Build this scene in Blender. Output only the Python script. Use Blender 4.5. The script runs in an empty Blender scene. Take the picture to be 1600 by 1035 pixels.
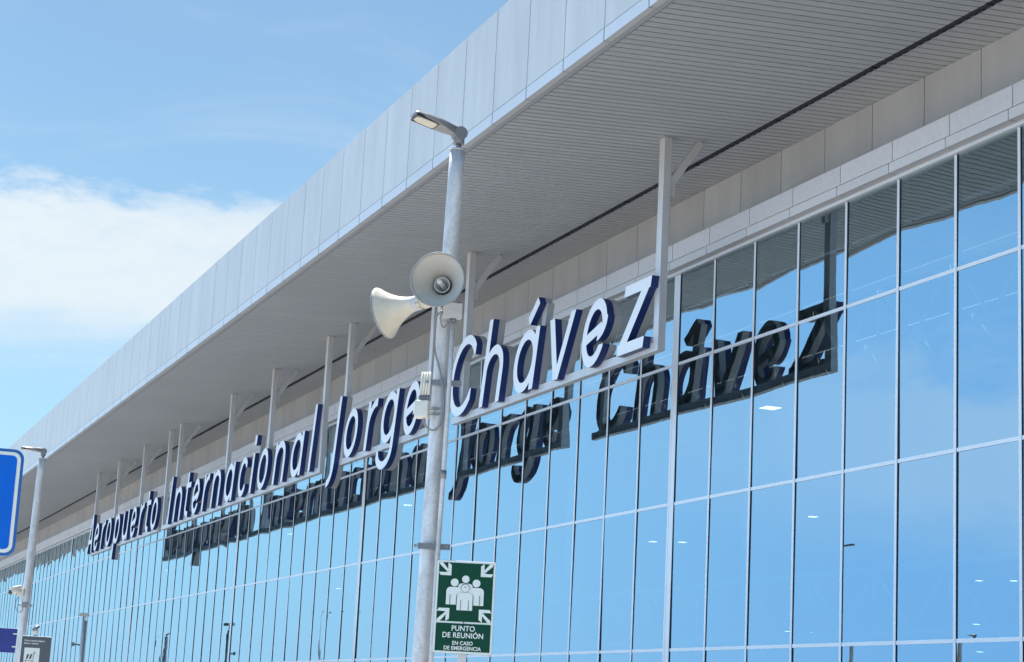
import bpy, bmesh, math, random
import numpy as np
from mathutils import Vector, Matrix
from mathutils.geometry import tessellate_polygon
random.seed(7)
SC = bpy.context.scene
COL = SC.collection
rad = math.radians

# ------------------------------------------------------------------ camera
F_PX, YAW, PITCH, ROLL = 2951.94, 0.36769646, 0.20155014, 0.05068263
EYE = 1.6
f0 = Vector((-math.cos(YAW), math.sin(YAW), 0)); r0 = Vector((math.sin(YAW), math.cos(YAW), 0)); up0 = Vector((0, 0, 1))
fw = f0*math.cos(PITCH) + up0*math.sin(PITCH); up1 = -f0*math.sin(PITCH) + up0*math.cos(PITCH)
cr = r0*math.cos(ROLL) + up1*math.sin(ROLL); cu = -r0*math.sin(ROLL) + up1*math.cos(ROLL)
cd = bpy.data.cameras.new('camera'); cam = bpy.data.objects.new('camera', cd); COL.objects.link(cam)
cd.sensor_fit = 'HORIZONTAL'; cd.sensor_width = 36.0; cd.lens = F_PX/1600*36
cd.clip_start = 0.1; cd.clip_end = 3000
m = Matrix.Identity(4)
for i, v in enumerate((cr, cu, -fw)):
    for j in range(3): m[j][i] = v[j]
m.translation = Vector((0, 0, EYE)); cam.matrix_world = m
SC.camera = cam

# ------------------------------------------------------------------ light
SUN_EL, SUN_AZ = rad(60), rad(178)         # azimuth measured from +X, counter-clockwise
sdir = Vector((math.cos(SUN_AZ)*math.cos(SUN_EL), math.sin(SUN_AZ)*math.cos(SUN_EL), math.sin(SUN_EL)))
W = bpy.data.worlds.new('World'); SC.world = W; W.use_nodes = True
wt = W.node_tree; N = wt.nodes; Lk = wt.links; N.clear()
out = N.new('ShaderNodeOutputWorld'); bg = N.new('ShaderNodeBackground'); bg.inputs[1].default_value = 0.07
sky = N.new('ShaderNodeTexSky'); sky.sky_type = 'NISHITA'; sky.sun_disc = False
sky.sun_elevation = SUN_EL; sky.sun_rotation = math.pi/2 - SUN_AZ
sky.air_density = 1.0; sky.dust_density = 0.3; sky.ozone_density = 3.0; sky.altitude = 20
tc = N.new('ShaderNodeTexCoord'); sep = N.new('ShaderNodeSeparateXYZ'); Lk.new(tc.outputs['Generated'], sep.inputs[0])
def mapr(src, a, b, c=0.0, d=1.0, kind='SMOOTHSTEP', nt=None):
    t = nt or wt
    n = t.nodes.new('ShaderNodeMapRange'); n.interpolation_type = kind
    for k, v in zip((1, 2, 3, 4), (a, b, c, d)): n.inputs[k].default_value = v
    t.links.new(src, n.inputs[0]); return n.outputs[0]
def mth(op, a, b=None, nt=None):
    t = nt or wt
    n = t.nodes.new('ShaderNodeMath'); n.operation = op
    for k, v in enumerate((a, b)):
        if v is None: continue
        if isinstance(v, (int, float)): n.inputs[k].default_value = v
        else: t.links.new(v, n.inputs[k])
    return n.outputs[0]
def noise(scale, detail=5, rough=.55, vec=None, nt=None, dist=0.0):
    t = nt or wt
    n = t.nodes.new('ShaderNodeTexNoise'); n.inputs['Scale'].default_value = scale
    n.inputs['Detail'].default_value = detail; n.inputs['Roughness'].default_value = rough; n.inputs['Distortion'].default_value = dist
    if vec is not None: t.links.new(vec, n.inputs['Vector'])
    return n.outputs[0]
mp = N.new('ShaderNodeMapping'); mp.inputs['Scale'].default_value = (1, 1, 2.6); Lk.new(tc.outputs['Generated'], mp.inputs[0])
nb = noise(9, 6, .6, mp.outputs[0]); nc = noise(5, 7, .62, mp.outputs[0], dist=.6); nd = noise(38, 4, .6, mp.outputs[0])
zz = sep.outputs[2]
edge = mth('ADD', zz, mth('MULTIPLY', mth('SUBTRACT', nb, .5), .032))
edge = mth('ADD', edge, mth('MULTIPLY', mth('SUBTRACT', nd, .5), .036))
topm = mapr(edge, .266, .246)
botm = mapr(mth('ADD', zz, mth('MULTIPLY', mth('SUBTRACT', nc, .5), .06)), .150, .205)
azm = mapr(sep.outputs[1], -.1, .1)
bank = mth('MULTIPLY', mth('MULTIPLY', topm, botm), mth('MULTIPLY', azm, mapr(mth('ADD', mth('MULTIPLY', nc, .6), mth('MULTIPLY', nd, .4)), .36, .56, .74, .99)))
wis = mth('MULTIPLY', mapr(nc, .50, .78), mapr(zz, .06, .16))
wis = mth('MULTIPLY', wis, mapr(zz, .45, .26)); wis = mth('MULTIPLY', wis, .26)
haz = mapr(zz, .24, .0, 0, .75)
haz2 = mth('MULTIPLY', mapr(zz, .50, .10, 0, .92), mapr(sep.outputs[1], -.62, -.15, 1, 0))
sea = mth('MULTIPLY', mapr(mth('ADD', zz, mth('MULTIPLY', mth('SUBTRACT', nb, .5), .10)), .205, .165), mapr(mth('ADD', zz, mth('MULTIPLY', mth('SUBTRACT', nc, .5), .12)), .08, .15))
sea = mth('MULTIPLY', mth('MULTIPLY', sea, mapr(sep.outputs[1], -.35, -.6)), .38)
cl = mth('MAXIMUM', mth('MAXIMUM', bank, wis), sea)
mix = N.new('ShaderNodeMix'); mix.data_type = 'RGBA'; Lk.new(cl, mix.inputs[0])
tint = N.new('ShaderNodeMix'); tint.data_type = 'RGBA'; tint.blend_type = 'MULTIPLY'; tint.inputs[0].default_value = 1
Lk.new(sky.outputs[0], tint.inputs[6]); tint.inputs[7].default_value = (.91, 1.02, .95, 1)
hz = N.new('ShaderNodeMix'); hz.data_type = 'RGBA'; Lk.new(haz, hz.inputs[0]); Lk.new(tint.outputs[2], hz.inputs[6]); hz.inputs[7].default_value = (2.9, 5.2, 7.9, 1)
hb = N.new('ShaderNodeMix'); hb.data_type = 'RGBA'; Lk.new(haz2, hb.inputs[0]); Lk.new(hz.outputs[2], hb.inputs[6]); hb.inputs[7].default_value = (2.05, 4.35, 7.4, 1)
Lk.new(hb.outputs[2], mix.inputs[6]); mix.inputs[7].default_value = (6.2, 6.9, 7.4, 1)
side = mapr(sep.outputs[1], -.75, .15, 2.15, 1.0)            # sky scaled up towards -Y, added to brighten the glass and front faces
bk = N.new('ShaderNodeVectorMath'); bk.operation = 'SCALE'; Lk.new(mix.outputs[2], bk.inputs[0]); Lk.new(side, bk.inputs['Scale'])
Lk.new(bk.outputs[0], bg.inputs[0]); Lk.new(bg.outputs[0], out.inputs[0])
sl = bpy.data.lights.new('sun', 'SUN'); sl.energy = 5.0; sl.angle = rad(.53); sl.color = (1, .955, .89)
so = bpy.data.objects.new('sun', sl); COL.objects.link(so); so.rotation_euler = sdir.to_track_quat('Z', 'Y').to_euler(); so.location = (0, 0, 60)
SC.view_settings.view_transform = 'Standard'; SC.view_settings.look = 'None'
SC.view_settings.exposure = 0.9; SC.view_settings.gamma = 1
SC.cycles.max_bounces = 10; SC.cycles.transparent_max_bounces = 12; SC.cycles.glossy_bounces = 5
SC.cycles.caustics_reflective = False; SC.cycles.caustics_refractive = False

# ------------------------------------------------------------------ materials
def mat(name, col, rough=.5, metal=0.0, var=0.0, vscale=3.0, bump=0.0, bscale=40, island=0.0, streak=None, emit=None, spec=.5):
    mm = bpy.data.materials.new(name); mm.use_nodes = True; t = mm.node_tree; p = t.nodes['Principled BSDF']
    p.inputs['Base Color'].default_value = (*col, 1); p.inputs['Roughness'].default_value = rough; p.inputs['Metallic'].default_value = metal
    p.inputs['Specular IOR Level'].default_value = spec
    g = t.nodes.new('ShaderNodeTexCoord').outputs['Object']
    if var or island or streak:
        f = None
        if var:
            n = noise(vscale, 6, .6, g, t); f = mapr(n, .25, .75, 1-var, 1+var, 'LINEAR', t)
        if streak:
            mpn = t.nodes.new('ShaderNodeMapping'); mpn.inputs['Scale'].default_value = streak; t.links.new(g, mpn.inputs[0])
            n2 = mapr(noise(1, 5, .6, mpn.outputs[0], t), .3, .7, 1-.10, 1+.04, 'LINEAR', t)
            f = n2 if f is None else mth('MULTIPLY', f, n2, t)
        if island:
            gi = t.nodes.new('ShaderNodeNewGeometry'); q = mapr(gi.outputs['Random Per Island'], 0, 1, 1-island, 1+island, 'LINEAR', t)
            f = q if f is None else mth('MULTIPLY', f, q, t)
        h = t.nodes.new('ShaderNodeMix'); h.data_type = 'RGBA'; h.blend_type = 'MULTIPLY'; h.inputs[0].default_value = 1
        h.inputs[6].default_value = (*col, 1)
        cb = t.nodes.new('ShaderNodeCombineColor')
        for k in range(3): t.links.new(f, cb.inputs[k])
        t.links.new(cb.outputs[0], h.inputs[7]); t.links.new(h.outputs[2], p.inputs['Base Color'])
    if bump:
        b = t.nodes.new('ShaderNodeBump'); b.inputs['Strength'].default_value = 1; b.inputs['Distance'].default_value = bump
        t.links.new(noise(bscale, 4, .6, g, t), b.inputs['Height']); t.links.new(b.outputs[0], p.inputs['Normal'])
    if emit:
        p.inputs['Emission Color'].default_value = (*emit[0], 1); p.inputs['Emission Strength'].default_value = emit[1]
    return mm

M = {}
M['fascia'] = mat('fascia_aluminium', (.675, .645, .605), .45, .15, var=.035, vscale=.35, island=.022, bump=.006, bscale=.9, streak=(1.5, 1.5, .25))
M['fascia_trim'] = mat('fascia_trim', (.68, .68, .68), .45, .2, var=.03, vscale=.5, island=.02)
M['soffit'] = mat('soffit_planks', (.54, .555, .565), .5, .1, var=.05, vscale=.25, island=.03)
M['soffit_band'] = mat('soffit_band', (.47, .48, .50), .5, .1, var=.04, vscale=.4)
M['groove'] = mat('dark_groove', (.035, .036, .042), .9)
M['slot'] = mat('dark_slot', (.03, .032, .04), .7)
M['wall'] = mat('wall_panels', (.53, .54, .55), .55, .05, var=.05, vscale=.5, island=.035, streak=(1.2, 1.2, .15))
M['stone'] = mat('beam_panels', (.66, .66, .67), .6, 0, var=.07, vscale=9, island=.03)
M['frame'] = mat('frame_aluminium', (.80, .81, .82), .4, .25, var=.03, vscale=1.5)
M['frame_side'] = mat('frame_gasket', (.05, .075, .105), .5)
M['steel'] = mat('painted_steel', (.66, .66, .66), .45, .15, var=.05, vscale=1.2, streak=(3, 3, .3))
M['backing'] = mat('letter_backing_grey', (.46, .46, .46), .5, .15, var=.05, vscale=1.5)
M['rear'] = mat('sign_rear_dark', (.17, .19, .18), .6, 0, var=.08, vscale=2)
M['white'] = mat('letter_white_face', (.86, .87, .88), .35, 0, var=.02, vscale=1)
M['navy'] = mat('letter_navy_side', (.012, .032, .15), .35, 0, var=.12, vscale=2)
M['asphalt'] = mat('asphalt', (.24, .235, .23), .85, 0, var=.2, vscale=.4, bump=.004, bscale=60)
M['concrete'] = mat('concrete_paving', (.44, .43, .415), .8, 0, var=.1, vscale=.7, bump=.003, bscale=30)
M['kerb'] = mat('kerb_stone', (.45, .45, .43), .8, 0, var=.1, vscale=2)
M['soil'] = mat('dry_ground', (.40, .37, .32), .95, 0, var=.2, vscale=.05)
M['paint'] = mat('road_paint', (.75, .75, .73), .7, 0, var=.1, vscale=3)
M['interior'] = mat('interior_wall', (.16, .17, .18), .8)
M['truss'] = mat('truss_white', (.5, .52, .54), .5)
M['horn'] = mat('horn_plastic', (.66, .61, .50), .38, 0, var=.08, vscale=9, bump=.003, bscale=22)
M['horn_in'] = mat('horn_inside', (.56, .53, .47), .5, 0, var=.06, vscale=6)
M['greybox'] = mat('grey_plastic_box', (.55, .56, .57), .5, 0, var=.04, vscale=8)
M['whitebox'] = mat('weathered_white_box', (.72, .70, .62), .42, 0, var=.10, vscale=14)
M['cable'] = mat('grey_cable', (.27, .275, .28), .5)
M['lamp'] = mat('lamp_housing', (.22, .22, .23), .45, .3, var=.06, vscale=8)
M['clamp'] = mat('clamp_steel', (.27, .27, .28), .45, .6, var=.15, vscale=20)
M['dark'] = mat('dark_plastic', (.02, .02, .022), .35)
M['green'] = mat('sign_green', (.001, .060, .032), .5, 0, var=.05, vscale=12, spec=.2)
M['signwhite'] = mat('sign_white', (.78, .84, .80), .4, 0, var=.03, vscale=12)
M['signedge'] = mat('sign_edge', (.40, .39, .38), .5, .3)
M['blue'] = mat('sign_blue', (.0, .14, .68), .5, 0, var=.05, vscale=5, spec=.2)
M['bluerim'] = mat('sign_blue_rim', (.01, .12, .42), .4)
M['navyboard'] = mat('navy_board', (.018, .04, .27), .35, 0, var=.2, vscale=3)
M['greyboard'] = mat('grey_board', (.085, .10, .125), .4, 0, var=.06, vscale=3)
M['lens'] = mat('led_lens', (.58, .54, .44), .25, 0, var=.08, vscale=60, spec=.3)
M['light'] = mat('lamp_panel', (.9, .9, .85), .5, emit=((1, .97, .88), 3.2))
# galvanised steel with spangle
def galv(name, base, vscale=16):
    mm = bpy.data.materials.new(name); mm.use_nodes = True; t = mm.node_tree; p = t.nodes['Principled BSDF']
    g = t.nodes.new('ShaderNodeTexCoord').outputs['Object']
    v = t.nodes.new('ShaderNodeTexVoronoi'); v.inputs['Scale'].default_value = vscale*4; t.links.new(g, v.inputs['Vector'])
    sp = t.nodes.new('ShaderNodeSeparateColor'); t.links.new(v.outputs['Color'], sp.inputs[0])
    mpn = t.nodes.new('ShaderNodeMapping'); mpn.inputs['Scale'].default_value = (9, 9, 2.2); t.links.new(g, mpn.inputs[0])
    n = noise(1, 7, .65, mpn.outputs[0], t, .4)
    f = mth('MULTIPLY', mapr(n, .3, .7, .68, 1.22, 'LINEAR', t), mapr(sp.outputs[0], 0, 1, .93, 1.07, 'LINEAR', t), t)
    h = t.nodes.new('ShaderNodeMix'); h.data_type = 'RGBA'; h.blend_type = 'MULTIPLY'; h.inputs[0].default_value = 1; h.inputs[6].default_value = (*base, 1)
    cb = t.nodes.new('ShaderNodeCombineColor')
    for k in range(3): t.links.new(f, cb.inputs[k])
    t.links.new(cb.outputs[0], h.inputs[7]); t.links.new(h.outputs[2], p.inputs['Base Color'])
    p.inputs['Metallic'].default_value = .3; t.links.new(mapr(n, .3, .7, .6, .42, 'LINEAR', t), p.inputs['Roughness'])
    return mm
M['galv'] = galv('galvanised_steel', (.65, .65, .64))
# reflective coated glazing: mirror share rises towards grazing angles as coated glass does
gm = bpy.data.materials.new('coated_glass'); gm.use_nodes = True; t = gm.node_tree; t.nodes.clear()
o = t.nodes.new('ShaderNodeOutputMaterial'); mx = t.nodes.new('ShaderNodeMixShader')
gl = t.nodes.new('ShaderNodeBsdfGlossy'); gl.inputs['Roughness'].default_value = .0; gl.inputs['Color'].default_value = (.68, .88, 1.0, 1)
tr = t.nodes.new('ShaderNodeBsdfTransparent'); tr.inputs['Color'].default_value = (.26, .34, .37, 1)
lw = t.nodes.new('ShaderNodeLayerWeight'); lw.inputs['Blend'].default_value = .5
pw = mth('POWER', lw.outputs['Facing'], 3.0, t)
fac = mapr(pw, 0, 1, .36, .97, 'LINEAR', t)
bp = t.nodes.new('ShaderNodeBump'); bp.inputs['Strength'].default_value = 1; bp.inputs['Distance'].default_value = .0018
go = t.nodes.new('ShaderNodeNewGeometry').outputs['Position']
t.links.new(noise(.75, 2, .5, go, t), bp.inputs['Height']); t.links.new(bp.outputs[0], gl.inputs['Normal'])
t.links.new(fac, mx.inputs[0]); t.links.new(tr.outputs[0], mx.inputs[1]); t.links.new(gl.outputs[0], mx.inputs[2]); t.links.new(mx.outputs[0], o.inputs[0])
M['glass'] = gm

# ------------------------------------------------------------------ helpers
class MB:
    def __init__(s): s.v = []; s.f = []; s.m = []; s.sm = []
    def quad(s, *p, mi=0, sm=False):
        b = len(s.v); s.v += [tuple(q) for q in p]; s.f.append(tuple(range(b, b+len(p)))); s.m.append(mi); s.sm.append(sm)
    def box(s, a, b, mi=0, mf=None):
        x0, y0, z0 = a; x1, y1, z1 = b; i = len(s.v)
        s.v += [(x0,y0,z0),(x1,y0,z0),(x1,y1,z0),(x0,y1,z0),(x0,y0,z1),(x1,y0,z1),(x1,y1,z1),(x0,y1,z1)]
        fs = [(0,3,2,1),(4,5,6,7),(0,1,5,4),(1,2,6,5),(2,3,7,6),(3,0,4,7)]   # bottom top front(-Y) right(+X) back left
        for k, f in enumerate(fs):
            s.f.append(tuple(i+q for q in f)); s.m.append(mf[k] if mf else mi); s.sm.append(False)
    def obox(s, c, ax, ay, az, mi=0):           # oriented box: centre and three half-vectors
        c, ax, ay, az = map(Vector, (c, ax, ay, az)); i = len(s.v)
        for q in ((-1,-1,-1),(1,-1,-1),(1,1,-1),(-1,1,-1),(-1,-1,1),(1,-1,1),(1,1,1),(-1,1,1)):
            s.v.append(tuple(c + ax*q[0] + ay*q[1] + az*q[2]))
        for f in [(0,3,2,1),(4,5,6,7),(0,1,5,4),(1,2,6,5),(2,3,7,6),(3,0,4,7)]:
            s.f.append(tuple(i+q for q in f)); s.m.append(mi); s.sm.append(False)
    def tube(s, pts, r, n=12, cap=True, mi=0):
        pts = [Vector(p) for p in pts]; rr = r if isinstance(r, (list, tuple)) else [r]*len(pts)
        T0 = (pts[1]-pts[0]).normalized(); a = Vector((0,0,1)) if abs(T0.z) < .9 else Vector((1,0,0))
        U = T0.cross(a).normalized(); i0 = len(s.v)
        for k, p in enumerate(pts):
            T = ((pts[k+1]-p) if k == 0 else (p-pts[k-1]) if k == len(pts)-1 else (pts[k+1]-pts[k-1])).normalized()
            U = (U - T*U.dot(T)).normalized(); V = T.cross(U)
            for j in range(n):
                th = 2*math.pi*j/n; s.v.append(tuple(p + (U*math.cos(th)+V*math.sin(th))*rr[k]))
        for k in range(len(pts)-1):
            for j in range(n):
                a_, b_ = i0+k*n+j, i0+k*n+(j+1)%n
                s.f.append((a_, b_, b_+n, a_+n)); s.m.append(mi); s.sm.append(True)
        if cap:
            s.f.append(tuple(i0+j for j in reversed(range(n)))); s.m.append(mi); s.sm.append(False)
            e = i0+(len(pts)-1)*n; s.f.append(tuple(e+j for j in range(n))); s.m.append(mi); s.sm.append(False)
    def lathe(s, prof, org, ax, n=48, mis=None):   # prof: (distance along axis, radius)
        ax = Vector(ax).normalized(); a = Vector((0,0,1)) if abs(ax.z) < .9 else Vector((1,0,0))
        U = ax.cross(a).normalized(); V = ax.cross(U); i0 = len(s.v); org = Vector(org)
        for (d, r) in prof:
            for j in range(n):
                th = 2*math.pi*j/n; s.v.append(tuple(org + ax*d + (U*math.cos(th)+V*math.sin(th))*r))
        for k in range(len(prof)-1):
            for j in range(n):
                a_, b_ = i0+k*n+j, i0+k*n+(j+1)%n
                s.f.append((a_, b_, b_+n, a_+n)); s.m.append(mis[k] if mis else 0); s.sm.append(True)
    def build(s, name, mats, parent=None, loc=(0,0,0), rot=None, bevel=0, norm=True):
        me = bpy.data.meshes.new(name); me.from_pydata(s.v, [], s.f)
        for mm in (mats if isinstance(mats, (list, tuple)) else [mats]): me.materials.append(mm)
        me.polygons.foreach_set('material_index', s.m); me.polygons.foreach_set('use_smooth', s.sm)
        if norm:
            bm = bmesh.new(); bm.from_mesh(me); bmesh.ops.recalc_face_normals(bm, faces=bm.faces); bm.to_mesh(me); bm.free()
        me.update()
        ob = bpy.data.objects.new(name, me); COL.objects.link(ob)
        if parent: ob.parent = parent
        ob.location = loc
        if rot: ob.rotation_euler = rot
        if bevel:
            bv = ob.modifiers.new('bevel', 'BEVEL'); bv.width = bevel; bv.segments = 2; bv.limit_method = 'ANGLE'; bv.angle_limit = rad(50)
        return ob
def tag(o, label=None, cat=None, group=None, kind=None):
    if label: o['label'] = label
    if cat: o['category'] = cat
    if group: o['group'] = group
    if kind: o['kind'] = kind
    return o
def empty(name, loc=(0,0,0), rz=0):
    o = bpy.data.objects.new(name, None); o.empty_display_size = .3; COL.objects.link(o); o.location = loc; o.rotation_euler = (0,0,rz); return o
def kids(o): return [c for c in bpy.data.objects if c.parent == o]
def copy_tree(o, parent=None):
    c = o.copy(); COL.objects.link(c)
    if parent is not None: c.parent = parent
    for ch in kids(o): copy_tree(ch, c)
    return c

# ------------------------------------------------------------------ ground
XL, XR = -330.0, 14.0
b = MB(); b.quad((-1500,-1500,0),(1500,-1500,0),(1500,1500,0),(-1500,1500,0)); tag(b.build('ground', M['soil'], norm=False), kind='structure')
b = MB(); b.quad((XL-60,6.5,.004),(60,6.5,.004),(60,12.5,.004),(XL-60,12.5,.004)); tag(b.build('road', M['asphalt'], norm=False), kind='structure')
b = MB(); b.quad((XL-60,-30,.004),(60,-30,.004),(60,-3,.004),(XL-60,-3,.004)); tag(b.build('outer_road', M['asphalt'], norm=False), kind='structure')
b = MB()
for k in range(60):
    b.quad((20-6*k,9.43,.008),(23-6*k,9.43,.008),(23-6*k,9.57,.008),(20-6*k,9.57,.008))
tag(b.build('road_marking', M['paint'], norm=False), kind='structure')
b = MB(); b.box((XL-60,-2.85,-.05),(60,6.35,.12)); tag(b.build('pavement', M['concrete']), kind='structure')
b = MB(); b.box((XL-60,12.65,-.05),(60,20.62,.12)); tag(b.build('terminal_pavement', M['concrete']), kind='structure')
b = MB()
for y in (-3.0, 6.35, 12.5): b.box((XL-60,y,-.05),(60,y+.15,.125))
tag(b.build('kerb', M['kerb']), kind='structure')

# ------------------------------------------------------------------ terminal building
GY = 20.534; PX = 2.0; MX0 = -29.795
ZT = [0.12, 3.386, 6.933, 10.427, 12.85]
ZB_BOT, ZB_MID, ZB_TOP = 12.80, 13.01, 13.45
terminal = empty('airport_terminal', (-120, GY, 0))
tag(terminal, 'long glazed airport terminal with a deep grey metal canopy over its front', 'terminal building')
def tb(mb, name, mats, **k):
    o = mb.build(name, mats, terminal, **k); o.location = -Vector(terminal.location); return o
n0, n1 = -20, 142
def mx(n): return MX0 - PX*n
# roof / body
SOF = lambda y: EYE + 13.13 + .0594*(y-14.1)
b = MB()

for ya, yb in ((21.6,23.88),(24.12,32.88),(33.12,78)): b.box((XL,ya,EYE+16.3),(XR,yb,EYE+16.4))          # roof strips; unseen slots between them added to light the trusses
                                     # roof sheet
b.box((XL,77.7,0),(XR,78,EYE+16.29)); b.box((XL,21.6,0),(XL+.3,77.7,EYE+16.29)); b.box((XR-.3,21.6,0),(XR,77.7,EYE+16.29))
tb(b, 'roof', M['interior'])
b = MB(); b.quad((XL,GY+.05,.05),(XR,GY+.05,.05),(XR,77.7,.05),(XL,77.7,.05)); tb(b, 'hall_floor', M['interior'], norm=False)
# fascia panels: leaning back, joints as real gaps over a dark backing
FB, FT = (14.115, EYE+13.13), (14.115, EYE+15.87)
def fp(tt, off=0.0):
    ny, nz = -(FT[1]-FB[1]), (FT[0]-FB[0]); L_ = math.hypot(ny, nz)
    return FB[0]+(FT[0]-FB[0])*tt + ny/L_*off, FB[1]+(FT[1]-FB[1])*tt + nz/L_*off
b = MB(); x = -38.5 + 2.045*25; g = .015
while x > XL:
    for t0, t1 in ((.098, 1.0),):
        (ya, za), (yb, zb) = fp(t0, .02), fp(t1, .02); (yc, zc), (yd, zd) = fp(t0, 0), fp(t1, 0)
        xa, xb = x-2.045+g, x-g
        b.quad((xa,ya,za),(xb,ya,za),(xb,yb,zb),(xa,yb,zb)); b.quad((xa,yc,zc),(xa,ya,za),(xa,yb,zb),(xa,yd,zd)); b.quad((xb,ya,za),(xb,yc,zc),(xb,yd,zd),(xb,yb,zb))
    x -= 2.045
b0 = fp(0,-.03); b1 = fp(1,-.03)
tb(b, 'fascia', M['fascia'], norm=False)
b = MB(); x = -38.5 + 2.045*25
while x > XL:
    (ya, za), (yb, zb) = fp(-.004, .026), fp(.092, .026); (yc, zc), (yd, zd) = fp(-.004, -.12), fp(.092, 0)
    xa, xb = x-2.045+g, x-g
    b.quad((xa,ya,za),(xb,ya,za),(xb,yb,zb),(xa,yb,zb)); b.quad((xa,yc,zc),(xb,yc,zc),(xb,ya,za),(xa,ya,za)); b.quad((xa,yb,zb),(xb,yb,zb),(xb,yd,zd),(xa,yd,zd))
    x -= 2.045
tb(b, 'fascia_trim', M['fascia_trim'], norm=False)
b = MB(); ya, za = fp(.0,-.004); yb, zb = fp(1.0,-.004)
b.quad((XL,ya,za+.02),(XR,ya,za+.02),(XR,yb,zb),(XL,yb,zb)); b.quad((XL,yb,zb),(XR,yb,zb),(XR,21.7,zb+.3),(XL,21.7,zb+.3))
b.quad((XR,ya,za),(XR,21.4,SOF(21.4)),(XR,21.4,zb),(XR,yb,zb)); b.quad((XL,ya,za),(XL,21.4,SOF(21.4)),(XL,21.4,zb),(XL,yb,zb))
tb(b, 'fascia_backing', M['groove'], norm=False)
# soffit: plain edge band, then planks running across with dark grooves, slot
def sofbox(b, x0, x1, y0, y1, th=.03, up=.0):
    z0, z1 = SOF(y0)+up, SOF(y1)+up
    b.quad((x0,y0,z0),(x0,y1,z1),(x1,y1,z1),(x1,y0,z0))
    b.quad((x0,y0,z0),(x0,y0,z0+th),(x0,y1,z1+th),(x0,y1,z1)); b.quad((x1,y0,z0+th),(x1,y0,z0),(x1,y1,z1),(x1,y1,z1+th))
b = MB(); sofbox(b, XL, XR, 14.13, 14.385); tb(b, 'soffit_edge', M['soffit_band'], norm=False)
b = MB(); px = 14.0; w = .2635
while px > -190:
    for y0, y1 in ((14.40, 19.90), (20.10, 21.35)): sofbox(b, px-w+.021, px-.021, y0, y1, th=.05)
    px -= w
for y0, y1 in ((14.40, 19.90), (20.10, 21.35)): sofbox(b, XL, px, y0, y1)
tb(b, 'soffit', M['soffit'], norm=False)
b = MB(); sofbox(b, XL, XR, 14.12, 21.4, up=.049); tb(b, 'soffit_backing', M['groove'], norm=False)
b = MB(); sofbox(b, XL, XR, 19.9, 20.1, up=.022)
k = 0; xx = -20.
while xx > -180:
    b.box((xx-.02,19.9,SOF(20)+.0),(xx+.02,20.1,SOF(20)+.02)); xx -= 4.0
tb(b, 'slot_diffuser', M['slot'], norm=False)
# upper wall panels and beam cladding
b = MB(); YW = 21.35
for n in range(n0, n1):
    x1 = mx(n)-.35-.013; x0 = x1-PX+.026
    b.box((x0,YW,13.3),(x1,YW+.05,SOF(YW)-.0))
tb(b, 'wall_panels', M['wall'])
b = MB(); b.box((XL,YW+.03,13.1),(XR,YW+.2,SOF(YW)+.1)); tb(b, 'wall_backing', M['groove'])
b = MB()
for n in range(n0, n1):
    x1 = mx(n)-.014; x0 = x1-PX+.028
    b.box((x0+.17,20.25,ZB_MID+.016),(x1+.17,21.33,ZB_TOP)); b.box((x0+.06,20.235,ZB_BOT),(x1+.06,20.60,ZB_MID-.006))
tb(b, 'beam_cladding', M['stone'])
b = MB(); b.box((XL,20.29,ZB_BOT+.03),(XR,21.3,ZB_TOP-.03)); tb(b, 'beam_core', M['groove'])
# glazing
JOINT = {6, 19, 29, 42, 55, 65, 78, 88, 101, 114, 124, 137, -7, -17}
def pane_mesh(b, n, r):
    x1, x0 = mx(n-1)-.03, mx(n)+.03
    if n in JOINT: x0 += .12
    if n-1 in JOINT: x1 -= .12
    z0, z1 = ZT[r]+.03, ZT[r+1]-.03; far = n > 70
    nx, nz = (3, 4) if far else (6, 10); s = random.gauss(.0006, .0028); ta, tb_ = random.gauss(0, .0055), random.gauss(0, .0050)
    if r == 0: s *= .5
    i0 = len(b.v)
    for j in range(nz+1):
        for i in range(nx+1):
            u, v = i/nx*2-1, j/nz*2-1
            y = GY + s*(1-u*u)*(1-v*v)*1.3 + ta*u*.5 + tb_*v*.8
            b.v.append((x0+(x1-x0)*i/nx, y, z0+(z1-z0)*j/nz))
    for j in range(nz):
        for i in range(nx):
            a = i0+j*(nx+1)+i; b.f.append((a, a+1, a+nx+2, a+nx+1)); b.m.append(0); b.sm.append(True)
rest = MB()
for n in range(n0+1, n1):
    for r in range(4):
        if -1 <= n <= 31 and r > 0:
            b = MB(); pane_mesh(b, n, r); tb(b, 'window_pane', M['glass'], norm=False)
        else: pane_mesh(rest, n, r)
tag(tb(rest, 'window_panes', M['glass'], norm=False), kind='stuff')
def mullion(b, n):
    x = mx(n)
    if n in JOINT:
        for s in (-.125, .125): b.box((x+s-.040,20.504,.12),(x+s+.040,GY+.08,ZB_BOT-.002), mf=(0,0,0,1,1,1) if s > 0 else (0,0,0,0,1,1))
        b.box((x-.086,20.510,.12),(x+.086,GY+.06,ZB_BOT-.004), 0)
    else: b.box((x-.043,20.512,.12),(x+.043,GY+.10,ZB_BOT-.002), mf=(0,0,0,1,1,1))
rest = MB()
for n in range(n0, n1):
    if -2 <= n <= 92:
        b = MB(); mullion(b, n); tb(b, 'mullion', [M['frame'], M['frame_side']])
    else: mullion(rest, n)
tag(tb(rest, 'mullions', [M['frame'], M['frame_side']]), kind='stuff')
for z in ZT[1:4]:
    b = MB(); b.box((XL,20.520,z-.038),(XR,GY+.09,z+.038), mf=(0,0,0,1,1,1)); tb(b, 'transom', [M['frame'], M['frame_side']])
b = MB(); b.box((XL,20.44,12.722),(XR,GY+.09,ZB_BOT-.003), mf=(0,0,0,1,1,1)); b.box((XL,20.49,.118),(XR,GY+.09,.30), mf=(0,0,0,1,1,1)); tb(b, 'window_frame', [M['frame'], M['frame_side']])
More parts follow.
